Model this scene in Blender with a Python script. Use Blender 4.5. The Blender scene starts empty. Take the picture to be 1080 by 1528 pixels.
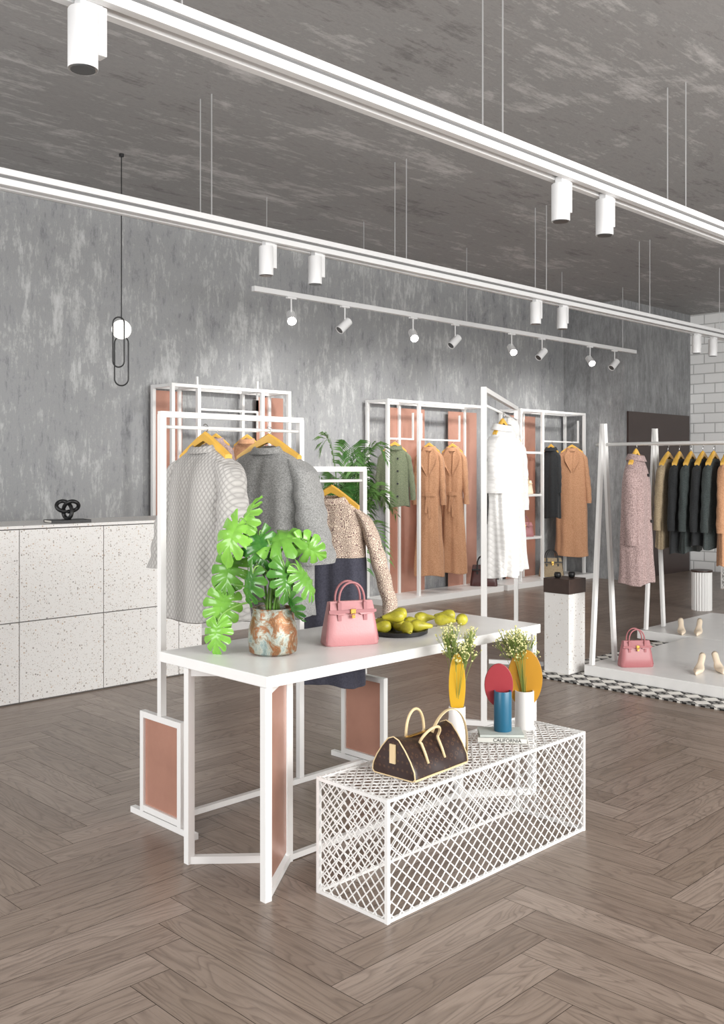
import bpy, math, random
from mathutils import Vector, Matrix
S=bpy.context.scene
C=S.collection
S.view_settings.view_transform='Standard'
rnd=random.Random(7)
def lin(h):
    h=h.lstrip('#'); r=[]
    for i in (0,2,4):
        c=int(h[i:i+2],16)/255
        r.append(c/12.92 if c<=.04045 else ((c+.055)/1.055)**2.4)
    return (r[0],r[1],r[2],1)
# ---------------------------------------------------------------- materials
def newmat(name):
    m=bpy.data.materials.new(name); m.use_nodes=True
    nt=m.node_tree
    return m,nt,nt.nodes['Principled BSDF']
def N(nt,t,ins=None,**props):
    n=nt.nodes.new(t)
    for k,v in props.items(): setattr(n,k,v)
    for k,v in (ins or {}).items():
        s=n.inputs[k]
        if isinstance(v,bpy.types.NodeSocket): nt.links.new(v,s)
        else: s.default_value=v
    return n
def ramp(nt,fac,stops,interp='LINEAR'):
    n=N(nt,'ShaderNodeValToRGB',{'Fac':fac}); cr=n.color_ramp; cr.interpolation=interp
    while len(cr.elements)<len(stops): cr.elements.new(.5)
    for e,(p,c) in zip(cr.elements,stops):
        e.position=p; e.color=lin(c) if isinstance(c,str) else (c,c,c,1)
    return n.outputs['Color']
def coord(nt,kind='Object',scale=(1,1,1),rot=(0,0,0)):
    tc=N(nt,'ShaderNodeTexCoord')
    mp=N(nt,'ShaderNodeMapping',{'Vector':tc.outputs[kind],'Scale':scale,'Rotation':rot})
    return mp.outputs['Vector']
def noise(nt,v,scale,detail=6,rough=.6,dist=0):
    return N(nt,'ShaderNodeTexNoise',{'Vector':v,'Scale':scale,'Detail':detail,'Roughness':rough,'Distortion':dist}).outputs['Fac']
def mixc(nt,f,a,b,mode='MIX'):
    n=N(nt,'ShaderNodeMix',data_type='RGBA',blend_type=mode)
    for k,v in ((0,f),(6,a),(7,b)):
        s=n.inputs[k]
        if isinstance(v,bpy.types.NodeSocket): nt.links.new(v,s)
        else: s.default_value=lin(v) if isinstance(v,str) else v
    return n.outputs[2]
def math_(nt,op,a,b=0.0):
    n=N(nt,'ShaderNodeMath',operation=op)
    for i,v in enumerate((a,b)):
        if isinstance(v,bpy.types.NodeSocket): nt.links.new(v,n.inputs[i])
        else: n.inputs[i].default_value=v
    return n.outputs[0]
def bump(nt,b,h,st=.3,dist=.01):
    n=N(nt,'ShaderNodeBump',{'Height':h,'Strength':st,'Distance':dist}); nt.links.new(n.outputs[0],b.inputs['Normal'])
def plain(name,col,rough=.5,metal=0,var=.08,nscale=6,bscale=0,bst=.2,spec=.5):
    m,nt,b=newmat(name)
    v=coord(nt)
    f=noise(nt,v,nscale,4)
    c=lin(col); lo=tuple(x*(1-var*1.6) for x in c[:3])+(1,); hi=tuple(min(1,x*(1+var)) for x in c[:3])+(1,)
    nt.links.new(mixc(nt,f,lo,hi),b.inputs['Base Color'])
    b.inputs['Roughness'].default_value=rough; b.inputs['Metallic'].default_value=metal
    b.inputs['Specular IOR Level'].default_value=spec
    if bscale: bump(nt,b,noise(nt,v,bscale,5),bst,.005)
    return m
def concrete(name,stops,sc,s1=2.6,rot=(0,0,0),rough=.65,w=(.40,.28,.32),s2=9,wp=.4,ps=1.0):
    m,nt,b=newmat(name)
    v=coord(nt,'Object',sc,rot); v2=coord(nt,'Object',(1,1,1),rot)
    a=noise(nt,v,s1,15,.76,.25); p=noise(nt,v2,ps,15,.76,wp); d=noise(nt,v,s2,15,.85,.1)
    f=math_(nt,'ADD',math_(nt,'ADD',math_(nt,'MULTIPLY',a,w[0]),math_(nt,'MULTIPLY',p,w[1])),math_(nt,'MULTIPLY',d,w[2]))
    nt.links.new(ramp(nt,f,stops),b.inputs['Base Color'])
    b.inputs['Roughness'].default_value=rough
    bump(nt,b,f,.5,.02)
    return m
def terrazzo(name,base='#e9e7e4'):
    m,nt,b=newmat(name); v=coord(nt)
    cur=base
    for sc,th in ((62,.27),(150,.27)):
        vo=N(nt,'ShaderNodeTexVoronoi',{'Vector':v,'Scale':float(sc)})
        rr=N(nt,'ShaderNodeSeparateColor',{'Color':vo.outputs['Color']})
        thr=math_(nt,'MULTIPLY',math_(nt,'POWER',rr.outputs[0],1.5),th*1.4)
        mask=math_(nt,'LESS_THAN',vo.outputs['Distance'],thr)
        chip=ramp(nt,rr.outputs[1],[(0,'#b0a59b'),(.25,'#d3cbc2'),(.5,'#f4f3f1'),(.72,'#c9b6a2'),(.9,'#9a948f')],'CONSTANT')
        cur=mixc(nt,mask,cur,chip)
    nt.links.new(cur,b.inputs['Base Color']); b.inputs['Roughness'].default_value=.35
    return m
def quilt(name,c1,c2,sc=26,st=.8,zs=.85):
    m,nt,b=newmat(name); v=coord(nt)
    s=N(nt,'ShaderNodeSeparateXYZ',{'Vector':v})
    zz=math_(nt,'MULTIPLY',s.outputs['Z'],zs)
    p=math_(nt,'ABSOLUTE',math_(nt,'SINE',math_(nt,'MULTIPLY',math_(nt,'ADD',s.outputs['X'],zz),sc*3.14)))
    q=math_(nt,'ABSOLUTE',math_(nt,'SINE',math_(nt,'MULTIPLY',math_(nt,'SUBTRACT',s.outputs['X'],zz),sc*3.14)))
    h=math_(nt,'POWER',math_(nt,'MULTIPLY',p,q),.5)
    nz=noise(nt,v,160,3)
    f=math_(nt,'ADD',math_(nt,'MULTIPLY',h,.75),math_(nt,'MULTIPLY',nz,.3))
    nt.links.new(mixc(nt,f,c1,c2),b.inputs['Base Color']); b.inputs['Roughness'].default_value=.85
    bump(nt,b,h,st,.006)
    return m
def tweed(name,c1,c2,sc=220,st=.5):
    m,nt,b=newmat(name); v=coord(nt)
    f=noise(nt,v,sc,4,.8)
    r=ramp(nt,f,[(.38,c1),(.62,c2)])
    nt.links.new(r,b.inputs['Base Color'])
    b.inputs['Roughness'].default_value=.9; b.inputs['Sheen Weight'].default_value=.15
    bump(nt,b,f,st,.004)
    return m
def lace(name):
    m,nt,b=newmat(name); v=coord(nt)
    vo=N(nt,'ShaderNodeTexVoronoi',{'Vector':v,'Scale':58.0})
    w=math_(nt,'SINE',math_(nt,'MULTIPLY',vo.outputs['Distance'],20.0))
    f=math_(nt,'ADD',math_(nt,'MULTIPLY',w,.5),.5)
    nt.links.new(ramp(nt,f,[(.15,'#8b7671'),(.4,'#bc9c86'),(.65,'#e4d2bf')]),b.inputs['Base Color'])
    b.inputs['Roughness'].default_value=.9; bump(nt,b,f,.5,.004)
    return m
def woodfloor():
    m,nt,b=newmat('oak_herringbone')
    tc=N(nt,'ShaderNodeTexCoord'); at=N(nt,'ShaderNodeAttribute',attribute_name='plank')
    off=N(nt,'ShaderNodeVectorMath',{0:at.outputs['Color'],1:(37.,51.,19.)},operation='MULTIPLY')
    uv=N(nt,'ShaderNodeVectorMath',{0:tc.outputs['UV'],1:off.outputs[0]},operation='ADD')
    m1=N(nt,'ShaderNodeMapping',{'Vector':uv.outputs[0],'Scale':(1.4,8.5,1)})
    m2=N(nt,'ShaderNodeMapping',{'Vector':uv.outputs[0],'Scale':(5,85,1)})
    m3=N(nt,'ShaderNodeMapping',{'Vector':uv.outputs[0],'Scale':(1.5,14,1)})
    base=noise(nt,m1.outputs[0],1.0,2,.4,.5)
    rings=math_(nt,'FRACT',math_(nt,'MULTIPLY',base,15.0))
    rr=ramp(nt,rings,[(0,1.),(.12,.55),(.4,.0),(.85,.0),(1,1.)])
    fine=noise(nt,m2.outputs[0],1.0,6,.7)
    blot=noise(nt,m3.outputs[0],1.0,6,.65)
    sep=N(nt,'ShaderNodeSeparateColor',{'Color':at.outputs['Color']})
    tone=ramp(nt,sep.outputs[0],[(0,'#857568'),(.3,'#918175'),(.6,'#9a8a7e'),(.8,'#8b7b6f'),(1,'#7f6f63')])
    c=mixc(nt,ramp(nt,blot,[(.42,0.),(.7,.40)]),tone,'#6c5c50')
    c=mixc(nt,math_(nt,'MULTIPLY',rr,.40),c,'#483a31')
    c=mixc(nt,ramp(nt,fine,[(.5,0.),(.7,.42)]),c,'#4d3f36')
    nt.links.new(c,b.inputs['Base Color'])
    nt.links.new(ramp(nt,fine,[(.2,.26),(.8,.40)]),b.inputs['Roughness'])
    bump(nt,b,math_(nt,'ADD',math_(nt,'MULTIPLY',rr,-.3),math_(nt,'MULTIPLY',fine,-.6)),.25,.003)
    return m
def brickmat():
    m,nt,b=newmat('white_bevel_tile')
    tc=N(nt,'ShaderNodeTexCoord')
    s=N(nt,'ShaderNodeSeparateXYZ',{'Vector':tc.outputs['Object']})
    cv=N(nt,'ShaderNodeCombineXYZ',{'X':s.outputs['Y'],'Y':s.outputs['Z']})
    br=N(nt,'ShaderNodeTexBrick',{'Vector':cv.outputs[0],'Color1':lin('#f8f8f7'),'Color2':lin('#f0f0ef'),'Mortar':lin('#bebebd'),'Scale':1.0,'Mortar Size':.011,'Mortar Smooth':.8,'Brick Width':.34,'Row Height':.15})
    nt.links.new(br.outputs['Color'],b.inputs['Base Color']); b.inputs['Roughness'].default_value=.2
    bump(nt,b,math_(nt,'SUBTRACT',1.0,br.outputs['Fac']),.4,.02)
    return m
def rugmat():
    m,nt,b=newmat('black_white_weave')
    v=coord(nt,'Object',(1,1,1),(0,0,.785))
    ck=N(nt,'ShaderNodeTexChecker',{'Vector':v,'Scale':11.0,'Color1':lin('#1d1c1c'),'Color2':lin('#e9e6e0')})
    v2=coord(nt); ck2=N(nt,'ShaderNodeTexChecker',{'Vector':v2,'Scale':31.0,'Color1':(0,0,0,1),'Color2':(1,1,1,1)})
    c=mixc(nt,math_(nt,'MULTIPLY',ck2.outputs['Fac'],.35),ck.outputs['Color'],'#e9e6e0')
    nt.links.new(c,b.inputs['Base Color']); b.inputs['Roughness'].default_value=.95
    bump(nt,b,noise(nt,v2,150,3),.5,.004)
    return m
def patina():
    m,nt,b=newmat('patina_metal'); v=coord(nt)
    f=noise(nt,v,14,10,.68,.8)
    nt.links.new(ramp(nt,f,[(.30,'#56625f'),(.39,'#7f8f8c'),(.45,'#a3a59a'),(.50,'#857c69'),(.54,'#8d5730'),(.58,'#6f5238'),(.62,'#9a6a42'),(.70,'#949c95')]),b.inputs['Base Color'])
    b.inputs['Metallic'].default_value=.4; b.inputs['Roughness'].default_value=.4
    bump(nt,b,f,.4,.01); return m
def monogram():
    m,nt,b=newmat('patterned_canvas')
    v=coord(nt,'Object',(1,1,1),(0,.78,0))
    vo=N(nt,'ShaderNodeTexVoronoi',{'Vector':v,'Scale':46.0,'Randomness':.0})
    w=math_(nt,'LESS_THAN',math_(nt,'ABSOLUTE',math_(nt,'SUBTRACT',vo.outputs['Distance'],.3)),.07)
    c=mixc(nt,math_(nt,'MULTIPLY',w,.22),'#2c1b18','#7d5a3a')
    nt.links.new(c,b.inputs['Base Color']); b.inputs['Roughness'].default_value=.38
    return m
def leafmat(name,c1,c2,rough=.35):
    m,nt,b=newmat(name); v=coord(nt)
    f=noise(nt,v,9,5); oi=N(nt,'ShaderNodeObjectInfo')
    k=math_(nt,'ADD',math_(nt,'MULTIPLY',f,.6),math_(nt,'MULTIPLY',oi.outputs['Random'],.55))
    nt.links.new(ramp(nt,k,[(.2,c1),(.8,c2)]),b.inputs['Base Color']); b.inputs['Roughness'].default_value=rough
    return m
def emis(name,col,st):
    m,nt,b=newmat(name); b.inputs['Base Color'].default_value=lin(col)
    b.inputs['Emission Color'].default_value=lin(col); b.inputs['Emission Strength'].default_value=st
    return m
WHITE=plain('white_powder_coat','#e6e5e3',.32,0,.02)
TRACKW=plain('white_track_paint','#e4e4e4',.4,0,.02)
GREYG=plain('grey_groove','#747474',.5,0,.05)
SEAM=plain('dark_seam','#6c6966',.7,0,.05)
COPPER=plain('rose_copper_sheet','#d09d8a',.2,.45,.14,5,30,.06)
STEEL=plain('steel_wire','#c0c0c0',.3,.5,.05)
CHROME=plain('chrome','#c8c8c8',.15,1,.02)
GOLD=plain('gold_metal','#d2a95a',.25,1,.04)
HANG=plain('honey_wood','#e3b24c',.4,0,.15,14)
BLACK=plain('black_matte','#19191a',.45,0,.1)
DARKW=plain('dark_walnut','#3d2c25',.4,0,.25,20)
STONE=plain('white_stone','#edecea',.3,0,.05,9,60,.05)
TERR=terrazzo('terrazzo')
WOOLG=tweed('grey_wool','#747473','#a3a3a1',150,.4)
QUILTG=quilt('grey_quilted_wool','#918e8b','#bcb9b5',52,.5,.6)
QUILTW=quilt('white_quilted_cloth','#dddbd8','#ebeae7',40,.35,.6)
WHITEC=tweed('white_cloth','#d8d6d3','#e8e7e4',90,.2)
CAMEL=tweed('camel_wool','#a97a58','#c49674',90,.2)
OLIVE=tweed('olive_tweed','#505842','#7d8469',160,.5)
PINKT=tweed('pink_tweed','#735f5d','#b9a19d',130,.7)
BLACKW=tweed('black_wool','#16181a','#2a2c2e',120,.3)
DGREEN=tweed('dark_green_wool','#2a3131','#454d4c',120,.3)
BEIGE=tweed('beige_wool','#85745c','#ab9a7e',120,.3)
NAVY=tweed('navy_cloth','#343440','#464653',120,.2)
LACE=lace('floral_lace')
PINKL=plain('pink_leather','#c08688',.38,0,.05,8,120,.15)
PINKD=plain('deep_pink_leather','#a86e71',.4,0,.05)
PINKF=plain('dusty_rose_leather','#a8686b',.4,0,.05)
CANV=monogram()
TAN=plain('natural_leather','#dcc59a',.45,0,.06)
GREEN=leafmat('monstera_green','#1a5a22','#86c04c',.2)
STEMG=leafmat('stem_green','#5f8f3a','#86b256',.4)
PALMG=leafmat('palm_green','#33662c','#7da75a',.5)
SOIL=plain('soil','#33261d',.95,0,.4,40,60,.8)
PAT=patina()
def pearmat():
    m,nt,b=newmat('pear_skin'); v=coord(nt)
    f=noise(nt,v,9,5,.6); g=noise(nt,v,120,2)
    c=ramp(nt,f,[(.3,'#858021'),(.5,'#b8b035'),(.7,'#d2c844')])
    nt.links.new(mixc(nt,ramp(nt,g,[(.6,0.),(.7,.5)]),c,'#6e5c22'),b.inputs['Base Color']); b.inputs['Roughness'].default_value=.4
    return m
PEAR=pearmat()
MUST=plain('mustard_glaze','#c79c24',.35,0,.05)
OCHRE=plain('ochre_glaze','#b5821e',.35,0,.05)
REDG=plain('red_glaze','#983038',.4,0,.05)
BLUEG=plain('blue_glaze','#205f7c',.35,0,.06)
CERW=plain('white_ceramic','#e8e7e4',.3,0,.02)
BLOOM=plain('cream_blossom','#dcd89a',.8,0,.15,60)
FSTEM=plain('flower_stem','#76893f',.7,0,.1)
NUDE=plain('nude_leather','#ead8c0',.35,0,.05)
PAGES=plain('book_pages','#e5e1d8',.8,0,.05,200)
BOOKC=plain('book_cover','#dcdcd5',.5,0,.03)
BOOKG=plain('grey_book_cover','#bfc6c0',.5,0,.03)
DOORM=plain('dark_bronze_panel','#40322e',.4,0,.2,4)
DKB=plain('oxblood_leather','#4a2a28',.35,0,.1)
WST=[(.39,'#6a6b6c'),(.44,'#86878a'),(.48,'#9c9d9e'),(.505,'#949596'),(.535,'#abacac'),(.575,'#bebfbf'),(.63,'#d0d1d1')]
CONCW=concrete('concrete_wall_plaster',WST,(1.9,1.9,.42),4.2,w=(.34,.30,.36),s2=16,ps=1.9,wp=.5)
CONCD=concrete('shaded_concrete_plaster',[(.38,'#5e5f60'),(.48,'#858687'),(.56,'#a0a1a2'),(.62,'#b6b7b8')],(1.9,1.9,.42),4.2,w=(.34,.30,.36),s2=16)  # darker copy of the wall concrete, shade of the corner put into colour
CONCC=concrete('concrete_ceiling_plaster',[(.39,'#6c6b6a'),(.44,'#898786'),(.475,'#9e9c9b'),(.505,'#929190'),(.54,'#b2b0af'),(.60,'#cfcdcc')],(.35,1.8,1),2.4,(0,0,.35),s2=10,w=(.36,.32,.32),wp=.8,ps=1.0)
# ---------------------------------------------------------------- mesh builder
class MB:
    def __init__(s): s.v=[]; s.f=[]
    def add(s,vs,fs):
        o=len(s.v); s.v+= [tuple(p) for p in vs]; s.f+=[tuple(i+o for i in f) for f in fs]
    def box(s,a,b):
        x0,y0,z0=a; x1,y1,z1=b
        s.add([(x0,y0,z0),(x1,y0,z0),(x1,y1,z0),(x0,y1,z0),(x0,y0,z1),(x1,y0,z1),(x1,y1,z1),(x0,y1,z1)],
              [(3,2,1,0),(4,5,6,7),(0,1,5,4),(1,2,6,5),(2,3,7,6),(3,0,4,7)]); return s
    def seg(s,a,b,t):
        d=[abs(a[i]-b[i]) for i in range(3)]; ax=d.index(max(d)); t=t-(.0026,.0014,0)[ax]
        lo=[min(a[i],b[i])-t/2 for i in range(3)]; hi=[max(a[i],b[i])+t/2 for i in range(3)]
        return s.box(lo,hi)
    def bar(s,a,b,w,h=None,up=(0,0,1)):
        h=h or w; a=Vector(a); b=Vector(b); d=(b-a).normalized(); up=Vector(up)
        if abs(d.dot(up))>.98: up=Vector((1,0,0))
        r=d.cross(up).normalized(); u=r.cross(d)
        vs=[]
        for p in (a,b):
            for i,j in ((-1,-1),(1,-1),(1,1),(-1,1)): vs.append(p+r*(w/2*i)+u*(h/2*j))
        s.add(vs,[(0,1,2,3),(7,6,5,4),(0,4,5,1),(1,5,6,2),(2,6,7,3),(3,7,4,0)]); return s
    def rows(s,rows,close=True,capa=False,capb=False):
        o=len(s.v); n=len(rows[0])
        for r in rows: s.v+=[tuple(p) for p in r]
        for i in range(len(rows)-1):
            for j in range(n if close else n-1):
                k=(j+1)%n
                s.f.append((o+i*n+j,o+i*n+k,o+(i+1)*n+k,o+(i+1)*n+j))
        if capa: s.f.append(tuple(o+j for j in reversed(range(n))))
        if capb: s.f.append(tuple(o+(len(rows)-1)*n+j for j in range(n)))
        return s
    def tube(s,pts,rad,n=8,closed=False,flat=1):
        pts=[Vector(p) for p in pts]; L=len(pts); rows=[]; prev=None
        for i,p in enumerate(pts):
            if closed: d=(pts[(i+1)%L]-pts[i-1])
            else: d=pts[min(i+1,L-1)]-pts[max(i-1,0)]
            d.normalize()
            if prev is None:
                up=Vector((0,0,1)) if abs(d.z)<.9 else Vector((1,0,0)); r=d.cross(up).normalized()
            else:
                r=(prev-d*prev.dot(d)).normalized()
            prev=r; u=r.cross(d); R=rad[i] if isinstance(rad,(list,tuple)) else rad
            rows.append([p+r*R*math.cos(2*math.pi*k/n)+u*R*flat*math.sin(2*math.pi*k/n) for k in range(n)])
        if closed: rows.append(rows[0]); return s.rows(rows)
        return s.rows(rows,True,True,True)
    def lathe(s,prof,c=(0,0,0),n=24,cap=True,sx=1,sy=1):
        rows=[[(c[0]+r*sx*math.cos(2*math.pi*k/n),c[1]+r*sy*math.sin(2*math.pi*k/n),c[2]+z) for k in range(n)] for r,z in prof]
        return s.rows(rows,True,cap,cap)
    def add_poly(s,pts,t):
        n=len(pts); o=len(s.v)
        P=[Vector(p) for p in pts]; nm=(P[1]-P[0]).cross(P[2]-P[0]).normalized()*t/2
        s.v+=[tuple(p+nm) for p in P]+[tuple(p-nm) for p in P]
        s.f.append(tuple(o+i for i in range(n))); s.f.append(tuple(o+n+i for i in reversed(range(n))))
        for i in range(n): j=(i+1)%n; s.f.append((o+i,o+n+i,o+n+j,o+j))
        return s
    def obj(s,name,mat,parent=None,smooth=False,bevel=0,sub=0,solid=0,auto=False):
        me=bpy.data.meshes.new(name); me.from_pydata(s.v,[],s.f); me.update()
        o=bpy.data.objects.new(name,me); C.objects.link(o)
        me.materials.append(mat)
        if smooth:
            for p in me.polygons: p.use_smooth=True
            if auto:
                try: me.set_sharp_from_angle(angle=math.radians(40))
                except Exception: pass
        if parent: o.parent=parent
        if solid:
            m=o.modifiers.new('s','SOLIDIFY'); m.thickness=solid; m.offset=0
        if bevel:
            m=o.modifiers.new('b','BEVEL'); m.width=bevel; m.segments=2; m.limit_method='ANGLE'
        if sub:
            m=o.modifiers.new('u','SUBSURF'); m.levels=sub; m.render_levels=sub
        return o
def thing(name,label,cat,loc=(0,0,0),rz=0,group=None):
    e=bpy.data.objects.new(name,None); e.empty_display_size=.1; C.objects.link(e)
    e.location=loc; e.rotation_euler=(0,0,math.radians(rz)); tag(e,label,cat,group); return e
def tag(o,label,cat,group=None):
    o['label']=label; o['category']=cat
    if group: o['group']=group
def struct(o): o['kind']='structure'; return o
def interp(keys,x):
    if x<=keys[0][0]: return keys[0][1]
    for (a,va),(b,vb) in zip(keys,keys[1:]):
        if x<=b: return va+(vb-va)*(x-a)/(b-a)
    return keys[-1][1]
# ---------------------------------------------------------------- room
H=3.91
def floor():
    W=.142; n=6; vs=[];fs=[];uvs=[];cols=[]
    g=.0010
    x0,x1,y0,y1=-3,15,-3,8.1
    def quad(a,b,c,d,horiz):
        if c<x0 or a>x1 or d<y0 or b>y1: return
        o=len(vs); vs.extend([(a+g,b+g,0),(c-g,b+g,0),(c-g,d-g,0),(a+g,d-g,0)]); fs.append((o,o+1,o+2,o+3))
        l,w=(c-a,d-b)
        uvs.extend([(0,0),(l,0),(l,w),(0,w)] if horiz else [(0,0),(0,l),(w,l),(w,0)])
        r=(rnd.random(),rnd.random(),rnd.random(),1)
        cols.extend([r]*4)
    for i in range(-180,250):
        for j in range(-26,30):
            X=(i+j*n)*W; Y=(i-j*n)*W
            if X<x0-1 or X>x1+1 or Y<y0-1 or Y>y1+1: continue
            quad(X,Y,X+n*W,Y+W,True)
            quad(X,Y+W,X+W,Y+W+n*W,False)
    me=bpy.data.meshes.new('floor'); me.from_pydata(vs,[],fs); me.update()
    me.uv_layers.new(name='UVMap'); me.color_attributes.new('plank','FLOAT_COLOR','CORNER')
    ud=me.uv_layers['UVMap'].data
    for k in range(len(uvs)): ud[k].uv=uvs[k]
    cd=me.color_attributes['plank'].data
    for k in range(len(cols)): cd[k].color=cols[k]
    me.materials.append(woodfloor())
    o=bpy.data.objects.new('floor',me); C.objects.link(o); struct(o)
    b=MB().box((x0-1,y0-1,-.2),(x1+1,y1+1,-.003)).obj('trim_1',plain('joint_bed','#2e241e',.9)); struct(b)
floor()
struct(MB().box((-3,8,0),(15,8.25,H)).obj('wall_back',CONCW))
struct(MB().box((-4,-4,H),(15,8.25,H+.2)).obj('ceiling',CONCC))
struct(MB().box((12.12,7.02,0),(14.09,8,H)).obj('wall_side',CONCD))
struct(MB().box((14.09,-4,0),(14.3,8,H)).obj('wall_end',brickmat()))
d=MB().box((12.2,6.99,0),(14.0,7.02,2.36)).obj('door_1',DOORM); struct(d)
# ---------------------------------------------------------------- camera
cam=bpy.data.cameras.new('camera'); co=bpy.data.objects.new('camera',cam); C.objects.link(co)
co.location=(0,0,1.55); co.rotation_euler=(math.radians(90),0,math.radians(-44.85))
cam.sensor_fit='AUTO'; cam.sensor_width=36; cam.lens=36*1450/1528; cam.shift_y=-64/1528; cam.clip_end=100
S.camera=co
# ---------------------------------------------------------------- wire plinth
def clipline(px,py,dx,dy,w,h):
    t0,t1=-1e9,1e9
    for p,d_,m in ((px,dx,w),(py,dy,h)):
        if abs(d_)<1e-9:
            if p<0 or p>m: return None
            continue
        a=(0-p)/d_; b=(m-p)/d_
        if a>b:a,b=b,a
        t0=max(t0,a);t1=min(t1,b)
    return (t0,t1) if t1-t0>.005 else None
def lattice(w,h,fn,sx,sy,t):
    m=MB(); L=math.hypot(sx,sy); N_=int(w/sx+h/sy)+4
    nn=Vector(fn(1,0))-Vector(fn(0,0)); mm=Vector(fn(0,1))-Vector(fn(0,0)); up=nn.cross(mm)
    for sg in (1,-1):
        dx,dy=sg*sx/L,sy/L
        for i in range(-N_,N_):
            px=i*sx; c=clipline(px,0,dx,dy,w,h)
            if not c: continue
            off=.0004*sg
            a=Vector(fn(px+dx*c[0],dy*c[0]))+up*off; b=Vector(fn(px+dx*c[1],dy*c[1]))+up*off
            m.bar(a,b,t,t*.7,up=up)
    return m
def wire_plinth(loc,w,dp,h,label,sx=.052,sy=.046,t=.0042):
    e=thing('wire_mesh_plinth',label,'display plinth',loc)
    f=MB(); q=.014
    a=q/2
    for x in (a,w-a):
        for y in (a,dp-a): f.seg((x,y,a),(x,y,h-a),q)
    for z in (a,h-a):
        for y in (a,dp-a): f.seg((a,y,z),(w-a,y,z),q)
        for x in (a,w-a): f.seg((x,a,z),(x,dp-a,z),q)
    f.obj('frame',WHITE,e)
    lattice(w,h,lambda x,y:(x,a,y),sx,sy,t).obj('mesh_panel',WHITE,e)
    lattice(w,h,lambda x,y:(x,dp-a,y),sx,sy,t).obj('mesh_panel',WHITE,e)
    lattice(dp,h,lambda x,y:(a,x,y),sx*.85,sy,t).obj('mesh_panel',WHITE,e)
    lattice(dp,h,lambda x,y:(w-a,x,y),sx*.85,sy,t).obj('mesh_panel',WHITE,e)
    lattice(w,dp,lambda x,y:(x,y,h-a),sx,sy*.95,t).obj('mesh_panel',WHITE,e)
wire_plinth((2.39,2.28,0),1.23,.36,.425,'low white wire-mesh display box with diamond lattice sides')
wire_plinth((12.2,5.3,0),1.0,.36,.3,'low white wire-mesh display box near the tiled wall',.09,.08,.01)
# ---------------------------------------------------------------- table
e=thing('display_table','white stone-topped display table on angled white metal legs','table',(2.2,2.69,0))
MB().box((0,0,.768),(1.68,.69,.81)).obj('tabletop',STONE,e,bevel=.003)
t=.03
for mx in (0,1):
    X=lambda x:(1.66-x) if mx else x
    A=(X(.015),.50);B_=(X(.015),.025);Cc=(X(.30),.24)
    for p in (A,B_,Cc):
        MB().seg((p[0],p[1],t/2),(p[0],p[1],.768-t/2),t).obj('leg',WHITE,e)
    MB().bar((A[0],A[1],t/2),(Cc[0],Cc[1],t/2),t*.95).bar((B_[0],B_[1],t/2+.0003),(Cc[0],Cc[1],t/2+.0003),t*.93).obj('base_bar',WHITE,e)
    MB().bar((A[0],A[1],.768-t/2-.002),(Cc[0],Cc[1],.768-t/2-.002),t*.9).bar((B_[0],B_[1],.766-t/2),(Cc[0],Cc[1],.766-t/2),t*.88).obj('top_bar',WHITE,e)
    if not mx:
        MB().bar(((B_[0]*.9+Cc[0]*.1),B_[1]*.9+Cc[1]*.1,.40),((B_[0]*.1+Cc[0]*.9),B_[1]*.1+Cc[1]*.9,.40),.006,.70).obj('side_panel',COPPER,e)['label']='rose copper infill panel'
MB().seg((.32,.24,.015),(1.34,.24,.015),.025).obj('stretcher',WHITE,e)
# ---------------------------------------------------------------- hangers + garments
def hanger(x,y,z,rz,w=.36,group=None,label='honey-coloured wooden hanger with a metal hook',rail=.10,fat=1):
    e=thing('coat_hanger',label,'hanger',(x,y,z),rz,group)
    m=MB(); n=14; rows=[]
    for i in range(n+1):
        s=-1+2*i/n; px=s*w/2; pz=.050-.095*abs(s)**1.15
        hh=(.018-.008*abs(s))*fat; dd=(.010+.006*abs(s))*fat
        rows.append([(px,-dd,pz-hh),(px,dd,pz-hh),(px,dd,pz+hh*.6),(px,0,pz+hh),(px,-dd,pz+hh*.6)])
    m.rows(rows,True,True,True).obj('hanger_body',HANG,e,smooth=True,auto=True)
    pts=[(0,0,.05),(0,0,rail-.035)]
    for k in range(9):
        a=math.radians(-90+k*27); pts.append((.0+.018*math.cos(a) ,0,rail-.015+.018*math.sin(a)))
    MB().tube(pts,.0025,6).obj('hook',CHROME,e,smooth=True)
    return e
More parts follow.
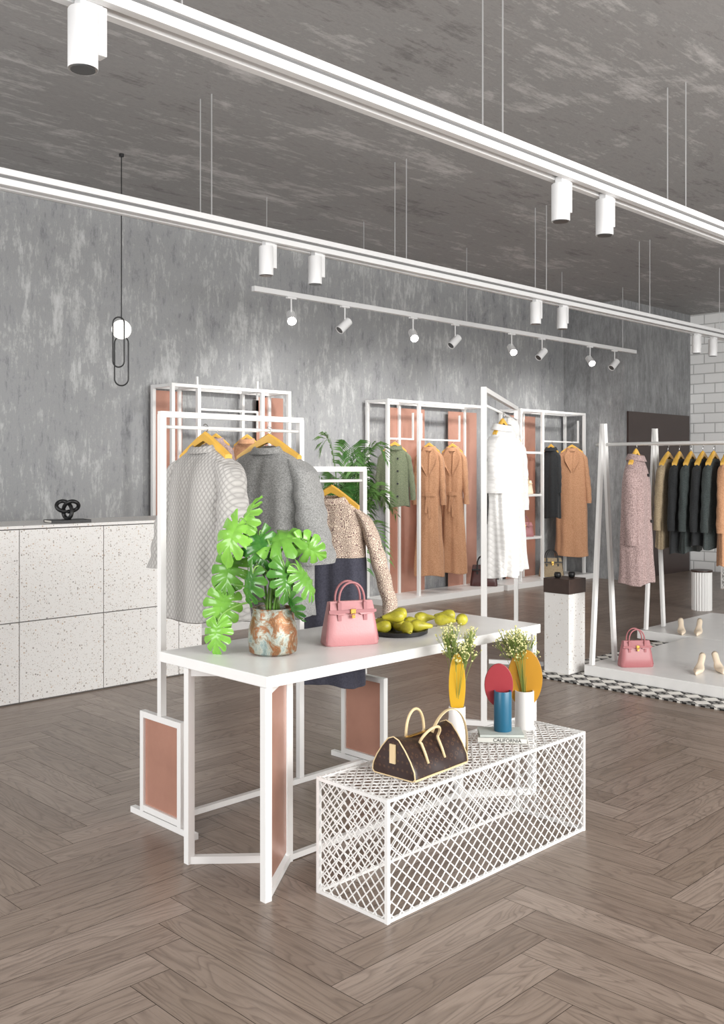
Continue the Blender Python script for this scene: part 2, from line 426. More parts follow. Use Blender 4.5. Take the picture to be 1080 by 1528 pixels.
def garment(name,label,cat,x,y,z,rz,mat,W=.46,L=.8,hem=.5,D=.2,sl=.6,out=.08,sr=.07,seed=0,collar=.03,fold=.05,lower=None,split=.3,belt=None,buttons=0,bmat=None,group=None,lapel=False,hang=True,rail=.10,bell=0,sy=-.02,fat=1,hood=False):
    e=thing(name,label,cat,(x,y,z),rz,group)
    ka=[(0,.062),(.012,.085),(.03,W*.30),(.055,W*.42),(.09,W*.48),(.14,W*.50),(.25,W*.49),(L,hem/2)]
    kb=[(0,.045),(.03,.05),(.09,D*.36),(.18,D*.48),(L,D*.5+.02)]
    if D<.12: kb[0]=(0,.035);kb[1]=(.03,.035)
    if belt: ka=ka[:6]+[(.25,W*.48),(belt-.06,W*.42),(belt,W*.36),(belt+.06,W*.41),(L,hem/2)]
    zs=[0,.008,.018,.03,.045,.065,.09,.12,.16]; q=.21
    while q<L: zs.append(q); q+=.04
    zs.append(L); n=64
    rr=random.Random(seed+11); ph=rr.random()*6; k1=rr.choice([5,6,7]); k2=rr.choice([9,11,13])
    def ring(d):
        a=interp(ka,d); b=interp(kb,d); s=max(0,(d-.08)/L); pts=[]
        for k in range(n):
            th=2*math.pi*k/n; c_=math.cos(th); s_=math.sin(th)
            ex=2/2.4
            xx=a*math.copysign(abs(c_)**ex,c_); yy=b*math.copysign(abs(s_)**ex,s_)
            f=1+fold*s**.7*(math.sin(k1*th+ph+2*d)+.6*math.sin(k2*th+ph*2-3*d)+.5*math.sin(9*d+3*c_+ph)+.35*math.sin(17*d-5*c_+2*ph))*1.8
            yy*=f; xx*=1+(f-1)*.45
            df=abs((th-1.5*math.pi))
            if df<.07 and d>.05: yy+=.012
            pts.append((xx,yy,-d+ (0 if d<L else .010*math.sin(3*th+ph))))
        return pts
    if lower:
        z1=[q for q in zs if q<split]+[split]; z2=[split]+[q for q in zs if q>split]
        MB().rows([ring(d) for d in z1]).obj('bodice',mat,e,smooth=True,sub=1)
        MB().rows([ring(d) for d in z2]).obj('skirt',lower,e,smooth=True,sub=1,solid=.004)
    else:
        MB().rows([ring(d) for d in zs]).obj('body',mat,e,smooth=True,sub=1,solid=.004)
    if sl>0:
        for sg in (-1,1):
            nseg=22; rows=[]; nn=20
            for i in range(nseg+1):
                tt=i/nseg
                px=W*.40+(W*.10+out)*min(1,(tt*1.15))**.75; pz=-.055-(sl)*tt; py=sy*tt
                if i==0: px=W*.36; pz=-.055
                R=sr*(1-.22*tt+bell*tt*tt)*(.62 if i==0 else (.88 if i==1 else 1))
                row=[]
                for k in range(nn):
                    a=2*math.pi*k/nn
                    w=1+.06*math.sin(3*a+tt*9+seed+sg)+.08*math.sin(tt*30+seed*2+2*math.cos(a))*min(1,tt*3)
                    tilt=.35*(1-tt)
                    row.append((sg*(px+R*.78*w*math.cos(a)),py+R*w*math.sin(a),pz-R*math.cos(a)*tilt))
                rows.append(row)
            if sg<0: rows=[list(reversed(r)) for r in rows]
            MB().rows(rows,True,True,False).obj('sleeve',mat,e,smooth=True,sub=1)
    if collar>0:
        rows=[]
        for (r,zz) in ((.060,-.006),(.058,collar*.6),(.062,collar),(.070,collar*.75),(.080,-.004),(.088,-.018)):
            yk=.86 if D>=.12 else .55
            rows.append([(r*1.12*math.cos(2*math.pi*k/28),r*yk*math.sin(2*math.pi*k/28),zz-.014*max(0,-math.sin(2*math.pi*k/28))) for k in range(28)])
        MB().rows(rows).obj('collar',mat,e,smooth=True,sub=1)
    if hood:
        rows=[]
        for s in [k/9 for k in range(10)]:
            r=.075*math.sin(math.pi*(.30+.70*s))**.6+.003
            rows.append([(r*1.05*math.cos(2*math.pi*k/24),.02+r*1.1*math.sin(2*math.pi*k/24)+.012*math.sin(5*s+k),-.02+.16*s+.01*math.sin(k*1.3)) for k in range(24)])
        MB().rows(rows,True,False,True).obj('hood',mat,e,smooth=True,sub=1)
    if lapel:
        for sg in (-1,1):
            y0=-D*.5-.012
            MB().add_poly([(sg*.055,-.055,.0),(sg*.105,y0*.8,-.10),(sg*.10,y0,-.17),(sg*.012,y0-.004,-.33),(sg*.018,-.075,-.07)],.006).obj('lapel',mat,e)
    if belt:
        a=W*.37;b=interp(kb,belt)+.012
        rows=[[(a*math.copysign(abs(math.cos(2*math.pi*k/32))**.8,math.cos(2*math.pi*k/32)),b*math.copysign(abs(math.sin(2*math.pi*k/32))**.8,math.sin(2*math.pi*k/32)),-belt+dz) for k in range(32)] for dz in (-.022,.022)]
        m=MB().rows(rows); m.bar((.01,-b-.008,-belt),(.03,-b-.012,-belt-.28),.03,.006,up=(0,1,0)); m.bar((-.0,-b-.008,-belt),(-.02,-b-.012,-belt-.22),.03,.006,up=(0,1,0))
        m.box((-.025,-b-.016,-belt-.025),(.025,-b+.004,-belt+.025))
        m.obj('belt',mat,e)
    for i in range(buttons):
        zz=-.13-i*(L-.25)/max(1,buttons-1) if buttons>1 else -.2
        yb=-interp(kb,-zz)-.006
        MB().rows([[(.035+.012*math.cos(2*math.pi*k/10),yb-dy,zz+.012*math.sin(2*math.pi*k/10)) for k in range(10)] for dy in (-.01,.006)],True,True,True).obj('button',bmat or BLACK,e)
    if hang: hanger(x,y,z,rz,min(.40,W*.8),group and group+' hangers',rail=rail,fat=fat)
    return e
# ---------------------------------------------------------------- stepped clothes rack behind the table
e=thing('clothes_rack','stepped white tubular clothes rack with rose copper end panels','clothes rack',(2.37,3.62,0))
t=.028
def fr(m,pts): 
    for a,b in zip(pts,pts[1:]): m.seg(a,b,t)
for ux in (0,1.24):
    MB().seg((ux,-.24,t/2),(ux,.22,t/2),t).obj('foot',WHITE,e)
    m=MB(); fr(m,[(ux,-.15,t*1.5),(ux,-.15,.46),(ux,.14,.46),(ux,.14,t*1.5)]); m.seg((ux,-.15,.045),(ux,.14,.045),t); m.obj('end_frame',WHITE,e)
    MB().box((ux-.003,-.137,.06),(ux+.003,.127,.447)).obj('end_panel',COPPER,e)['label']='rose copper infill panel'
MB().seg((.02,0,t/2),(1.22,0,t/2),t).obj('base_bar',WHITE,e)
m=MB(); m.seg((0,0,.46+t),(0,0,1.79-t/2),t); m.seg((.80,0,t*1.5),(.80,0,1.79-t/2),t); m.seg((0,0,1.79),(.80,0,1.79),t); m.obj('tall_frame',WHITE,e)
m=MB(); m.seg((1.24,0,.46+t),(1.24,0,1.55-t/2),t); m.seg((.82,0,1.55),(1.24,0,1.55),t); m.obj('low_frame',WHITE,e)
MB().tube([(.01,0,1.735),(.79,0,1.735)],.008,10).obj('hanging_rail',WHITE,e,smooth=True)
MB().tube([(.81,0,1.49),(1.23,0,1.49)],.008,10).obj('hanging_rail',WHITE,e,smooth=True)
garment('quilted_jacket','light grey fine-quilted wool jacket hanging on wooden hanger','jacket',2.60,3.62,1.65,-86,QUILTG,W=.40,L=.77,hem=.47,D=.24,sl=.50,out=.035,sr=.078,seed=1,rail=.10,collar=.015,fat=1.25,bell=.4,sy=-.04)
garment('wool_jacket','boxy mid-grey felt wool jacket hanging beside the quilted one','jacket',2.97,3.62,1.65,-72,WOOLG,W=.43,L=.80,hem=.47,D=.26,sl=.48,out=.07,sr=.088,seed=2,rail=.10,collar=.015,bell=.45,fat=1.25,sy=-.04)
garment('lace_dress','dress with beige floral lace top and dark navy skirt','dress',3.42,3.66,1.40,-58,LACE,W=.36,L=.95,hem=.36,D=.18,sl=.54,out=.13,sr=.062,seed=3,lower=NAVY,split=.30,rail=.10,collar=.015,fat=1.2)
# ---------------------------------------------------------------- monstera
def leafmesh(L,seed):
    m=MB(); n=90; K=7; r_=random.Random(seed); nl=r_.choice([5.2,6.2,5.7]); o0=r_.random()*.2; bend=r_.uniform(.3,1.0)
    for sg in (-1,1):
        rows=[]; o1=o0+r_.random()*.1
        for i in range(n+1):
            t=i/n
            phi=math.radians(155*(1-t)**1.0)
            y0=L*(.03+.72*t**1.2)
            ed=L*(.40+.12*math.sin(math.pi*min(1,t*1.05)))*(1-.38*t**2)
            c=(t*nl+o1)%1
            if .15<t<.90 and c<.17: ed*=.44
            elif .15<t<.90: ed*=1-.5*abs(c-.585)**1.7
            row=[]
            for k in range(K+1):
                s=k/K; r=ed*s
                x=sg*r*math.sin(phi); y=y0+r*math.cos(phi)*.95
                z=.22*abs(x)-1.3*(x*x)/L-bend*max(0,y/L-.25)**2*L+.015*L*math.sin(c*6.28)*s*2
                row.append((x,y,z))
            rows.append(row)
        if sg<0: rows=[list(reversed(r)) for r in rows]
        m.rows(rows,close=False)
    return m
rv=Vector((.709,-.7052,0)); fv=Vector((.7052,.709,0)); uv_=Vector((0,0,1))
e=thing('potted_monstera','leafy green monstera plant in a mottled rusty metal pot','potted plant',(2.50,3.02,.8105))
MB().lathe([(.078,0),(.094,.01),(.100,.05),(.098,.10),(.086,.145),(.080,.17),(.083,.185),(.076,.185),(.072,.15)],n=32).obj('pot',PAT,e,smooth=True,auto=True)
MB().lathe([(.001,.168),(.074,.165)],n=20,cap=False).obj('soil',SOIL,e)
LV=[(366,760,.16,78,.05),(342,800,.18,-114,.0),(430,796,.19,18,.02),(390,818,.16,-80,-.02),(466,818,.14,-32,.04),(336,856,.17,-103,.03),
(462,866,.15,-52,-.02),(430,862,.15,-78,-.08),(372,872,.15,-108,-.06),(328,910,.17,-98,-.0),(440,904,.12,-76,-.07),(322,946,.13,-96,-.04)]
for i,(px,py,L,ang,dy) in enumerate(LV):
    dx=(px-407)*.00265; dz=(972-py)*.00265
    a=math.radians(ang); q=rnd.random()
    Y=(rv*math.cos(a)+uv_*math.sin(a)-fv*(.45 if i%2 else -.15)).normalized()
    Z=(-fv*(.35+.5*q)+uv_*(.35+.4*(1-q))+rv*(1.7*(rnd.random()-.5))); Z=(Z-Y*Z.dot(Y)).normalized(); X=Y.cross(Z)
    base=rv*dx+uv_*dz+fv*dy-Y*L*.45
    o=leafmesh(L,i).obj('leaf',GREEN,e,smooth=True)
    o.matrix_local=Matrix.Translation(base)@Matrix((X,Y,Z)).transposed().to_4x4()
    p0=Vector((.025*math.cos(i*2.3),.025*math.sin(i*2.3),.165)); p3=base; p1=p0+Vector((0,0,max(.08,dz*.55)));p2=p3-Y*.02+Vector((0,0,.06))
    pts=[]
    for k in range(13):
        s=k/12; pts.append(p0*(1-s)**3+p1*3*s*(1-s)**2+p2*3*s*s*(1-s)+p3*s**3)
    MB().tube(pts,[.0050-.002*k/12 for k in range(13)],6).obj('stem',STEMG,e,smooth=True)
# ---------------------------------------------------------------- palm
e=thing('potted_palm','feathery green palm in a white pot standing behind the clothes rack','potted plant',(5.19,5.42,0))
MB().lathe([(.12,0),(.16,.02),(.18,.36),(.165,.36),(.16,.30)],n=28).obj('pot',CERW,e,smooth=True,auto=True)
MB().lathe([(.001,.31),(.16,.305)],n=20,cap=False).obj('soil',SOIL,e)
pr=random.Random(5)
for i in range(28):
    az=i*2.4+pr.random()*.4; R=.15+.30*pr.random(); top=1.25+.60*pr.random()
    dr=Vector((math.cos(az),math.sin(az),0)); P=[]
    drop=.1+.35*pr.random()*(R/.42)
    for k in range(25):
        s=k/24
        P.append(dr*(R*s**1.6)+Vector((0,0,.3+(top-.3)*math.sin(s*1.75)/math.sin(1.57) -drop*s**4)))
    m=MB(); m.tube(P,[.006-.0045*k/24 for k in range(25)],5)
    for k in range(8,25):
        tng=(P[min(k+1,24)]-P[k-1]).normalized(); side=tng.cross(Vector((0,0,1)))
        if side.length<.1: side=tng.cross(dr)
        side.normalize(); s=(k-8)/16
        ll=(.08+.11*math.sin(math.pi*(.15+.8*s)))
        for sg in (-1,1):
            for hh in (0,.5):
                b=P[k]+tng*hh*.03
                d_=(side*sg*.8+tng*.65+Vector((0,0,.1))).normalized()
                q1=b+d_*ll*.55; q2=b+d_*ll+Vector((0,0,-.28*ll)); w=tng*.009
                m.add([b,q1+w,q2,q1-w],[(0,1,2,3)])
    m.obj('frond',PALMG,e)
# ---------------------------------------------------------------- handbags
def handbag(loc,rz,label,s=1,mat=PINKL,mat2=PINKD):
    e=thing('handbag',label,'handbag',loc,rz); e.scale=(s,s,s)
    rows=[]
    for z,w,dp in ((.0,.270,.122),(.006,.278,.130),(.06,.266,.118),(.12,.246,.090),(.17,.230,.058),(.19,.226,.045),(.192,.216,.03)):
        r=[]
        for k in range(32):
            a=2*math.pi*k/32; c=math.cos(a); s_=math.sin(a)
            r.append((w/2*math.copysign(abs(c)**.28,c),dp/2*math.copysign(abs(s_)**.4,s_),z*1.1))
        rows.append(r)
    MB().rows(rows,True,True,True).obj('body',mat,e,smooth=True,auto=True)
    m=MB()
    m.add_poly([(-.108,-.026,.213),(.108,-.026,.213),(.116,-.049,.156),(.045,-.052,.148),(.035,-.050,.156),(-.035,-.050,.156),(-.045,-.052,.148),(-.116,-.049,.156)],.004); m.obj('flap',mat,e)
    MB().bar((-.121,-.052,.166),(.121,-.052,.166),.006,.014,up=(0,0,1)).obj('belt_strap',mat2,e)
    MB().box((-.014,-.062,.154),(.014,-.052,.178)).obj('lock_plate',GOLD,e,bevel=.002)
    MB().box((-.008,-.066,.134),(.008,-.058,.150)).tube([(-.006,-.062,.150),(-.006,-.062,.158),(.006,-.062,.158),(.006,-.062,.150)],.0015,6).obj('padlock',GOLD,e)
    for y in (-.03,.03):
        pts=[(-.066,y-.016 if y<0 else y+.012,.14)]
        for k in range(15):
            a=math.pi*(1-k/14); pts.append((.066*math.cos(a),y*1.1,.205+.10*math.sin(a)**.8))
        pts.append((.066,y-.016 if y<0 else y+.012,.14))
        MB().tube(pts,.0058,8).obj('handle',mat2,e,smooth=True)
        for x in (-.066,.066): MB().box((x-.009,(y*1.55 if y<0 else y)-.004,.12),(x+.009,(y*1.55 if y<0 else y)+.004,.21)).obj('handle_tab',mat2,e)
    for x in (-.1,.1):
        MB().bar((x*1.34,-.05,.02),(x*1.10,-.02,.20),.003,.004).obj('piping',mat2,e)
handbag((2.87,2.96,.8105),-26,'structured pink leather handbag with top handles and gold lock',.86)
handbag((6.52,3.68,.0905),-40,'dusty rose leather handbag standing on the white rack platform',.90,PINKF,PINKF)
# satchel
e=thing('handbag','dark brown patterned canvas satchel with pale leather handles and trim','handbag',(2.745,2.445,.4255),3)
def duf(x,s=1):
    sag=1-.16*math.cos(x/.165*1.57)
    prof=[(-.092,.0),(-.101,.010),(-.096,.035),(-.078,.07),(-.054,.106),(-.026,.138),(0,.148),(.026,.138),(.054,.106),(.078,.07),(.096,.035),(.101,.010),(.092,.0),(0,-.0)]
    return [(x,y*s*(1+.05*math.sin(x*40+z*30)*.5),.07+(z*sag-.07)*s if z>.02 else z) for y,z in prof]
rows=[duf(-.160,.95),duf(-.157,.99)]+[duf(x*.0155,1) for x in range(-10,11)]+[duf(.157,.99),duf(.160,.95)]
MB().rows(rows,True,True,True).obj('body',CANV,e,smooth=True,auto=True)
for x in (-.159,.159):
    MB().tube(duf(x,1.0),.0026,6,closed=True).obj('piping',TAN,e,smooth=True)
MB().box((-.158,-.102,-.0),(.158,-.098,.007)).obj('bottom_trim',TAN,e)
MB().box((-.158,.098,0),(.158,.102,.007)).obj('bottom_trim',TAN,e)
for y,ln,hh,rr_,x0 in ((-.050,-.030,.05,.05,-.015),(.040,.0,.092,.050,.015)):
    pts=[(x0-rr_,y*1.75,.045),(x0-rr_,y*1.45,.08),(x0-rr_,y*1.1,.112)]
    for k in range(21):
        a=math.pi*(1-k/20); s=math.sin(a)**.9
        pts.append((x0+rr_*1.08*math.cos(a),y+ln*s,.118+hh*s))
    pts+=[(x0+rr_,y*1.1,.112),(x0+rr_,y*1.45,.08),(x0+rr_,y*1.75,.045)]
    MB().tube(pts,.0055,8).obj('handle',TAN,e,smooth=True)
MB().bar((-.15,0,.130),(.15,0,.130),.012,.004).obj('zipper',GOLD,e)
MB().bar((-.164,0,.12),(-.164,0,.05),.026,.006,up=(1,0,0)).obj('side_tab',TAN,e)
B4=[Vector((.03,-.03,.13)),Vector((.09,-.05,.27)),Vector((.19,-.10,.22)),Vector((.172,-.085,.02))]
pts=[B4[0]*(1-s)**3+B4[1]*3*s*(1-s)**2+B4[2]*3*s*s*(1-s)+B4[3]*s**3 for s in [k/20 for k in range(21)]]
MB().tube(pts,.010,8,flat=.22).obj('shoulder_strap',TAN,e,smooth=True)
# ---------------------------------------------------------------- vases & books
def vase(loc,r,h,mat,label,dz=0,dw=.04,dh=.1,dmat=None,doff=(0,0),rz=-45):
    e=thing('vase',label,'vase',loc,rz)
    MB().lathe([(r*.97,0),(r,.004),(r,h-.003),(r*.97,h),(r*.88,h),(r*.88,h-.05)],n=32).obj('vase_body',mat,e,smooth=True,auto=True)
    rows=[[(doff[0]+dw*math.cos(2*math.pi*k/40),doff[1]+y,dz+dh*math.sin(2*math.pi*k/40)) for k in range(40)] for y in (-.005,.005)]
    MB().rows(rows,True,True,True).obj('disc_fin',dmat,e,bevel=.002)
vase((3.044,2.515,.4255),.034,.165,CERW,'white cylindrical vase with a mustard oval fin',dz=.25,dw=.034,dh=.13,dmat=MUST)
bk=thing('book','pale hardback art book with title on the spine','book',(3.27,2.46,.4255),-52)
MB().box((-.10,-.065,0),(.10,-.0625,.022)).box((-.10,-.065,0),(.10,.065,.002)).box((-.10,-.065,.020),(.10,.065,.022)).obj('cover',BOOKC,bk)
MB().box((-.096,-.062,.002),(.096,.062,.020)).obj('pages',PAGES,bk)
tx=bpy.data.curves.new('spine_title','FONT'); tx.body='CALIFORNIA'; tx.size=.02; tx.align_x='CENTER'; tx.align_y='CENTER'; tx.extrude=.0003
tmp=bpy.data.objects.new('tmp_title',tx); C.objects.link(tmp); bpy.context.view_layer.update()
tme=bpy.data.meshes.new_from_object(tmp); bpy.data.objects.remove(tmp,do_unlink=True)
to=bpy.data.objects.new('spine_title',tme); tme.materials.clear(); tme.materials.append(BLACK); C.objects.link(to); to.parent=bk; to.location=(.02,-.0656,.011); to.rotation_euler=(math.radians(90),0,0)
bk2=thing('book','thin grey-green hardback stacked on top of the art book','book',(3.265,2.465,.448),-46)
MB().box((-.09,-.06,0),(.09,-.058,.012)).box((-.09,-.06,0),(.09,.06,.0015)).box((-.09,-.06,.0105),(.09,.06,.012)).obj('cover',BOOKG,bk2)
MB().box((-.087,-.057,.0015),(.087,.057,.0105)).obj('pages',PAGES,bk2)
vase((3.275,2.46,.4605),.037,.165,BLUEG,'blue cylindrical vase with a red oval fin, on books',dz=.185,dw=.060,dh=.090,dmat=REDG,doff=(-.014,.02))
vase((3.47,2.49,.4255),.041,.165,CERW,'white cylindrical vase with an ochre oval fin and dried flowers',dz=.215,dw=.076,dh=.125,dmat=OCHRE,doff=(.004,.012))
def flowers(loc,spread,h,label,seed,lean=(0,0)):
    e=thing('dried_flower_bunch',label,'flowers',loc)
    r=random.Random(seed); st=MB(); bl=MB()
    for i in range(40):
        tip=Vector((lean[0]+spread*(r.random()-.5)*2,lean[1]+spread*(r.random()-.5)*2,h*(.66+.40*r.random())))
        b=Vector((.006*r.random(),.006*r.random(),-.08)); mid=Vector((tip.x*.25,tip.y*.25,h*.35))
        P=[b*(1-s)**2+mid*2*s*(1-s)+tip*s*s for s in [k/6 for k in range(7)]]
        st.tube(P,.0011,4)
        for j in range(11):
            c=tip+Vector(((r.random()-.5),(r.random()-.5),(r.random()-.6)))*.040
            st.bar(P[5],c,.0011)
            q=.0024+.0022*r.random()
            bl.lathe([(.0003,-q),(q*.8,-q*.5),(q,0),(q*.8,q*.5),(.0003,q)],c,6)
    st.obj('stems',FSTEM,e); bl.obj('blossoms',BLOOM,e,smooth=True)['kind']='stuff'
flowers((3.044,2.515,.59),.065,.30,'spray of tiny cream dried flowers in the white vase',1,(.04,.01))
flowers((3.47,2.49,.59),.075,.24,'spray of tiny cream dried flowers behind the ochre fin',2,(-.01,.05))
# ---------------------------------------------------------------- pears
def pear(loc,rot,s,label,group):
    e=bpy.data.objects.new('pear',None); C.objects.link(e); e.location=loc; e.rotation_euler=rot; e.scale=(s,s,s); tag(e,label,'pear',group)
    prof=[(.001,-.030),(.010,-.031),(.021,-.026),(.028,-.012),(.030,.002),(.026,.018),(.0185,.036),(.0135,.054),(.0105,.068),(.007,.076),(.001,.075)]
    MB().lathe(prof,n=20,cap=False).obj('pear_body',PEAR,e,smooth=True)
    MB().tube([(0,0,.070),(.001,0,.084),(.005,0,.098)],.0016,6).obj('pear_stem',DARKW,e,smooth=True)
e=thing('tray','round shallow black tray holding pears on the table','tray',(3.20,2.98,.8105))
MB().lathe([(.001,0),(.115,0),(.128,.006),(.130,.022),(.125,.022),(.120,.010),(.001,.008)],n=48,cap=False).obj('tray_body',BLACK,e,smooth=True,auto=True)
pp=random.Random(3)
lay=[(-.075,.02,0),(-.03,-.075,0),(.045,-.065,0),(.085,.01,0),(.03,.075,0),(-.045,.08,0),(0,.0,0),(-.03,-.02,1),(.04,.03,1)]
for x,y,l in lay:
    rz=pp.uniform(0,6.28) if l else math.atan2(y,x)+math.pi/2+pp.uniform(-.9,.9)
    pear((3.20+x,2.98+y,.849+.044*l),(math.radians(92+8*pp.random()),0,rz),.95,'yellow-green pear piled on the black tray','pears on the tray')
for x,y,rz in ((3.50,2.99,.5),(3.57,2.92,2.2),(3.63,3.05,4),(3.47,3.09,1.2)):
    pear((x,y,.840),(math.radians(92),0,rz),.95,'yellow-green pear lying loose on the table','loose pears')
# ---------------------------------------------------------------- freestanding rail with white coats
A=Vector((4.662,3.642,0)); B=Vector((6.30,4.60,0)); ang=math.degrees(math.atan2(B.y-A.y,B.x-A.x)); Lr=(B-A).length
e=thing('clothes_rack','tall white metal clothes rack carrying white coats','clothes rack',A,ang)
t=.032
MB().seg((0,0,t),(0,0,2.03),t).obj('post',WHITE,e); MB().seg((Lr,0,t),(Lr,0,2.03),t).obj('post',WHITE,e)
MB().seg((t,0,2.03),(Lr-t,0,2.03),t).obj('top_bar',WHITE,e)
MB().tube([(0,0,1.94),(Lr,0,1.94)],.008,8).obj('hanging_rail',WHITE,e,smooth=True)
for x in (0,Lr): MB().seg((x,-.2,t/2),(x,.2,t/2),t).obj('foot',WHITE,e)
g='white coats on the tall rack'
garment('quilted_coat','long draped white quilted coat hanging on the tall rack','coat',5.47,4.11,1.84,2,QUILTW,W=.24,L=1.04,hem=.20,D=.15,sl=.40,out=.01,sr=.056,seed=5,group=g,rail=.10,collar=.03,fold=.13,bell=.4)
garment('hooded_jacket','draped white hooded jacket behind the quilted coat','jacket',5.88,4.35,1.80,-10,WHITEC,W=.25,L=1.0,hem=.22,D=.15,sl=.5,out=.0,sr=.054,seed=6,group=g,rail=.14,collar=.0,fold=.13,hood=True)
# ---------------------------------------------------------------- counter
e=thing('counter','long white terrazzo-clad counter with rectangular panel seams','counter',(1.05,6.14,0))
MB().box((.0,.012,0),(3.32,.60,1.15)).obj('carcass',SEAM,e)
xs=[0,.62,1.245,1.87,2.49,3.12,3.33]
for a,b in zip(xs,xs[1:]):
    for z0,z1 in ((0.01,.535),(.542,1.148)):
        MB().box((a+.003,0,z0),(b-.003,.012,z1)).obj('front_panel',TERR,e)
MB().box((-.0,-.003,1.154),(3.335,.605,1.175)).obj('countertop',TERR,e,bevel=.002)
MB().box((3.32,.012,0),(3.332,.60,1.15)).obj('end_panel',TERR,e)
b=thing('book','slim black book lying on the terrazzo counter','book',(3.36,6.32,1.1755),-10)
MB().box((-.14,-.09,0),(.14,.09,.003)).box((-.14,-.09,.017),(.14,.09,.02)).box((-.14,.086,0),(.14,.09,.02)).box((-.14,-.09,0),(.14,-.086,.02)).obj('cover',BLACK,b)
MB().box((-.136,-.085,.003),(.136,.085,.017)).obj('pages',PAGES,b)
e=thing('knot_sculpture','black knotted ceramic sculpture sitting on the black book','sculpture',(3.36,6.32,1.196),-45)
pts=[]
for k in range(72):
    a=2*math.pi*k/72; pts.append(((math.sin(a)+2*math.sin(2*a))*.027,math.sin(3*a)*.022,.078+(math.cos(a)-2*math.cos(2*a))*.024))
MB().tube(pts,.0140,12,closed=True).obj('knot',BLACK,e,smooth=True)
# ---------------------------------------------------------------- pendant
e=thing('pendant_lamp','black wire pendant lamp with white globe and looped capsule frame','pendant lamp',(3.856,6.43,0))
MB().tube([(0,0,H),(0,0,2.66)],.004,6).obj('cord',BLACK,e)
MB().lathe([(.018,H-.02),(.018,H)],n=20).obj('ceiling_rose',BLACK,e)
MB().lathe([(.072*math.sin(math.pi*k/16)+.0005,2.595-.072*math.cos(math.pi*k/16)) for k in range(17)],(0,0,0),32,cap=False).obj('globe',emis('globe_glass','#fffdf8',1.0),e,smooth=True)
def capsule(zc,hw,hh,rz,y=0):
    pts=[]
    for k in range(12): a=math.pi*k/11; pts.append((hw*math.cos(a),y,zc+hh-hw+hw*math.sin(a)))
    for k in range(12): a=math.pi+math.pi*k/11; pts.append((hw*math.cos(a),y,zc-hh+hw+hw*math.sin(a)))
    return [Matrix.Rotation(math.radians(rz),3,'Z')@Vector(p) for p in pts]
MB().tube(capsule(2.49,.042,.185,-45,-.085),.0055,6,closed=True).obj('loop',BLACK,e,smooth=True)
MB().tube(capsule(2.36,.052,.185,-45,.0),.0055,6,closed=True).obj('loop',BLACK,e,smooth=True)
# ---------------------------------------------------------------- tracks
def track(v,u0,u1,wires,label,wide=True):
    e=thing('track_rail',label,'lighting track',(u0,v,0)); L=u1-u0
    if wide:
        MB().box((0,-.065,3.115),(L,.065,3.15)).obj('top_channel',TRACKW,e,bevel=.002)
        MB().box((0,-.045,3.097),(L,.045,3.115)).obj('groove',GREYG,e)
        MB().box((0,-.06,3.062),(L,-.022,3.0975)).box((0,.022,3.062),(L,.06,3.0975)).box((.001,-.03,3.086),(L-.001,.03,3.097)).obj('lower_channel',TRACKW,e,bevel=.001)
    else:
        MB().box((0,-.022,3.075),(L,.022,3.12)).obj('channel',TRACKW,e,bevel=.002)
    for w in wires:
        for o in ((-.06,.06) if wide else (0,)):
            MB().tube([(w-u0,o,3.12),(w-u0,o,H)],.0040,5).obj('suspension_wire',STEEL,e)
track(2.87,-.6,12.5,(.1,1.92,3.74,5.58,7.4,9.2,11),'wide white suspended lighting track with steel wires')
track(5.06,-.6,12.5,(-.2,1.8,3.64,5.45,7.3,9.15,11),'wide white suspended lighting track with steel wires')
track(6.56,5.21,11.62,(5.36,6.55,8.1,9.9,11.3),'slim white suspended track carrying adjustable spotlights',False)
LENS=emis('lamp_glow','#fff8ee',35); LENS2=plain('lamp_inner','#4a4a4a',.3,.3)
def cylspot(u,v,gr):
    e=thing('track_spotlight','white cylindrical downlight with side driver box on the wide track','spotlight',(u,v,0),0,gr)
    MB().lathe([(.046,2.85),(.048,2.845),(.048,3.035),(.044,3.04)],n=28).obj('lamp_barrel',TRACKW,e,smooth=True,auto=True)
    MB().lathe([(.040,2.842),(.040,2.8435)],n=24).obj('lamp_lens',LENS2,e)
    MB().box((.044,-.022,2.90),(.075,.022,3.06)).obj('driver_box',TRACKW,e,bevel=.002)
    MB().box((-.02,-.02,3.04),(.06,.02,3.075)).obj('track_adapter',TRACKW,e)
for u in (1.15,1.58,4.32,4.75): cylspot(u,2.87,'downlights on the near wide track')
for u in (4.13,4.57,7.22,7.64,10.3,10.7): cylspot(u,5.06,'downlights on the middle wide track')
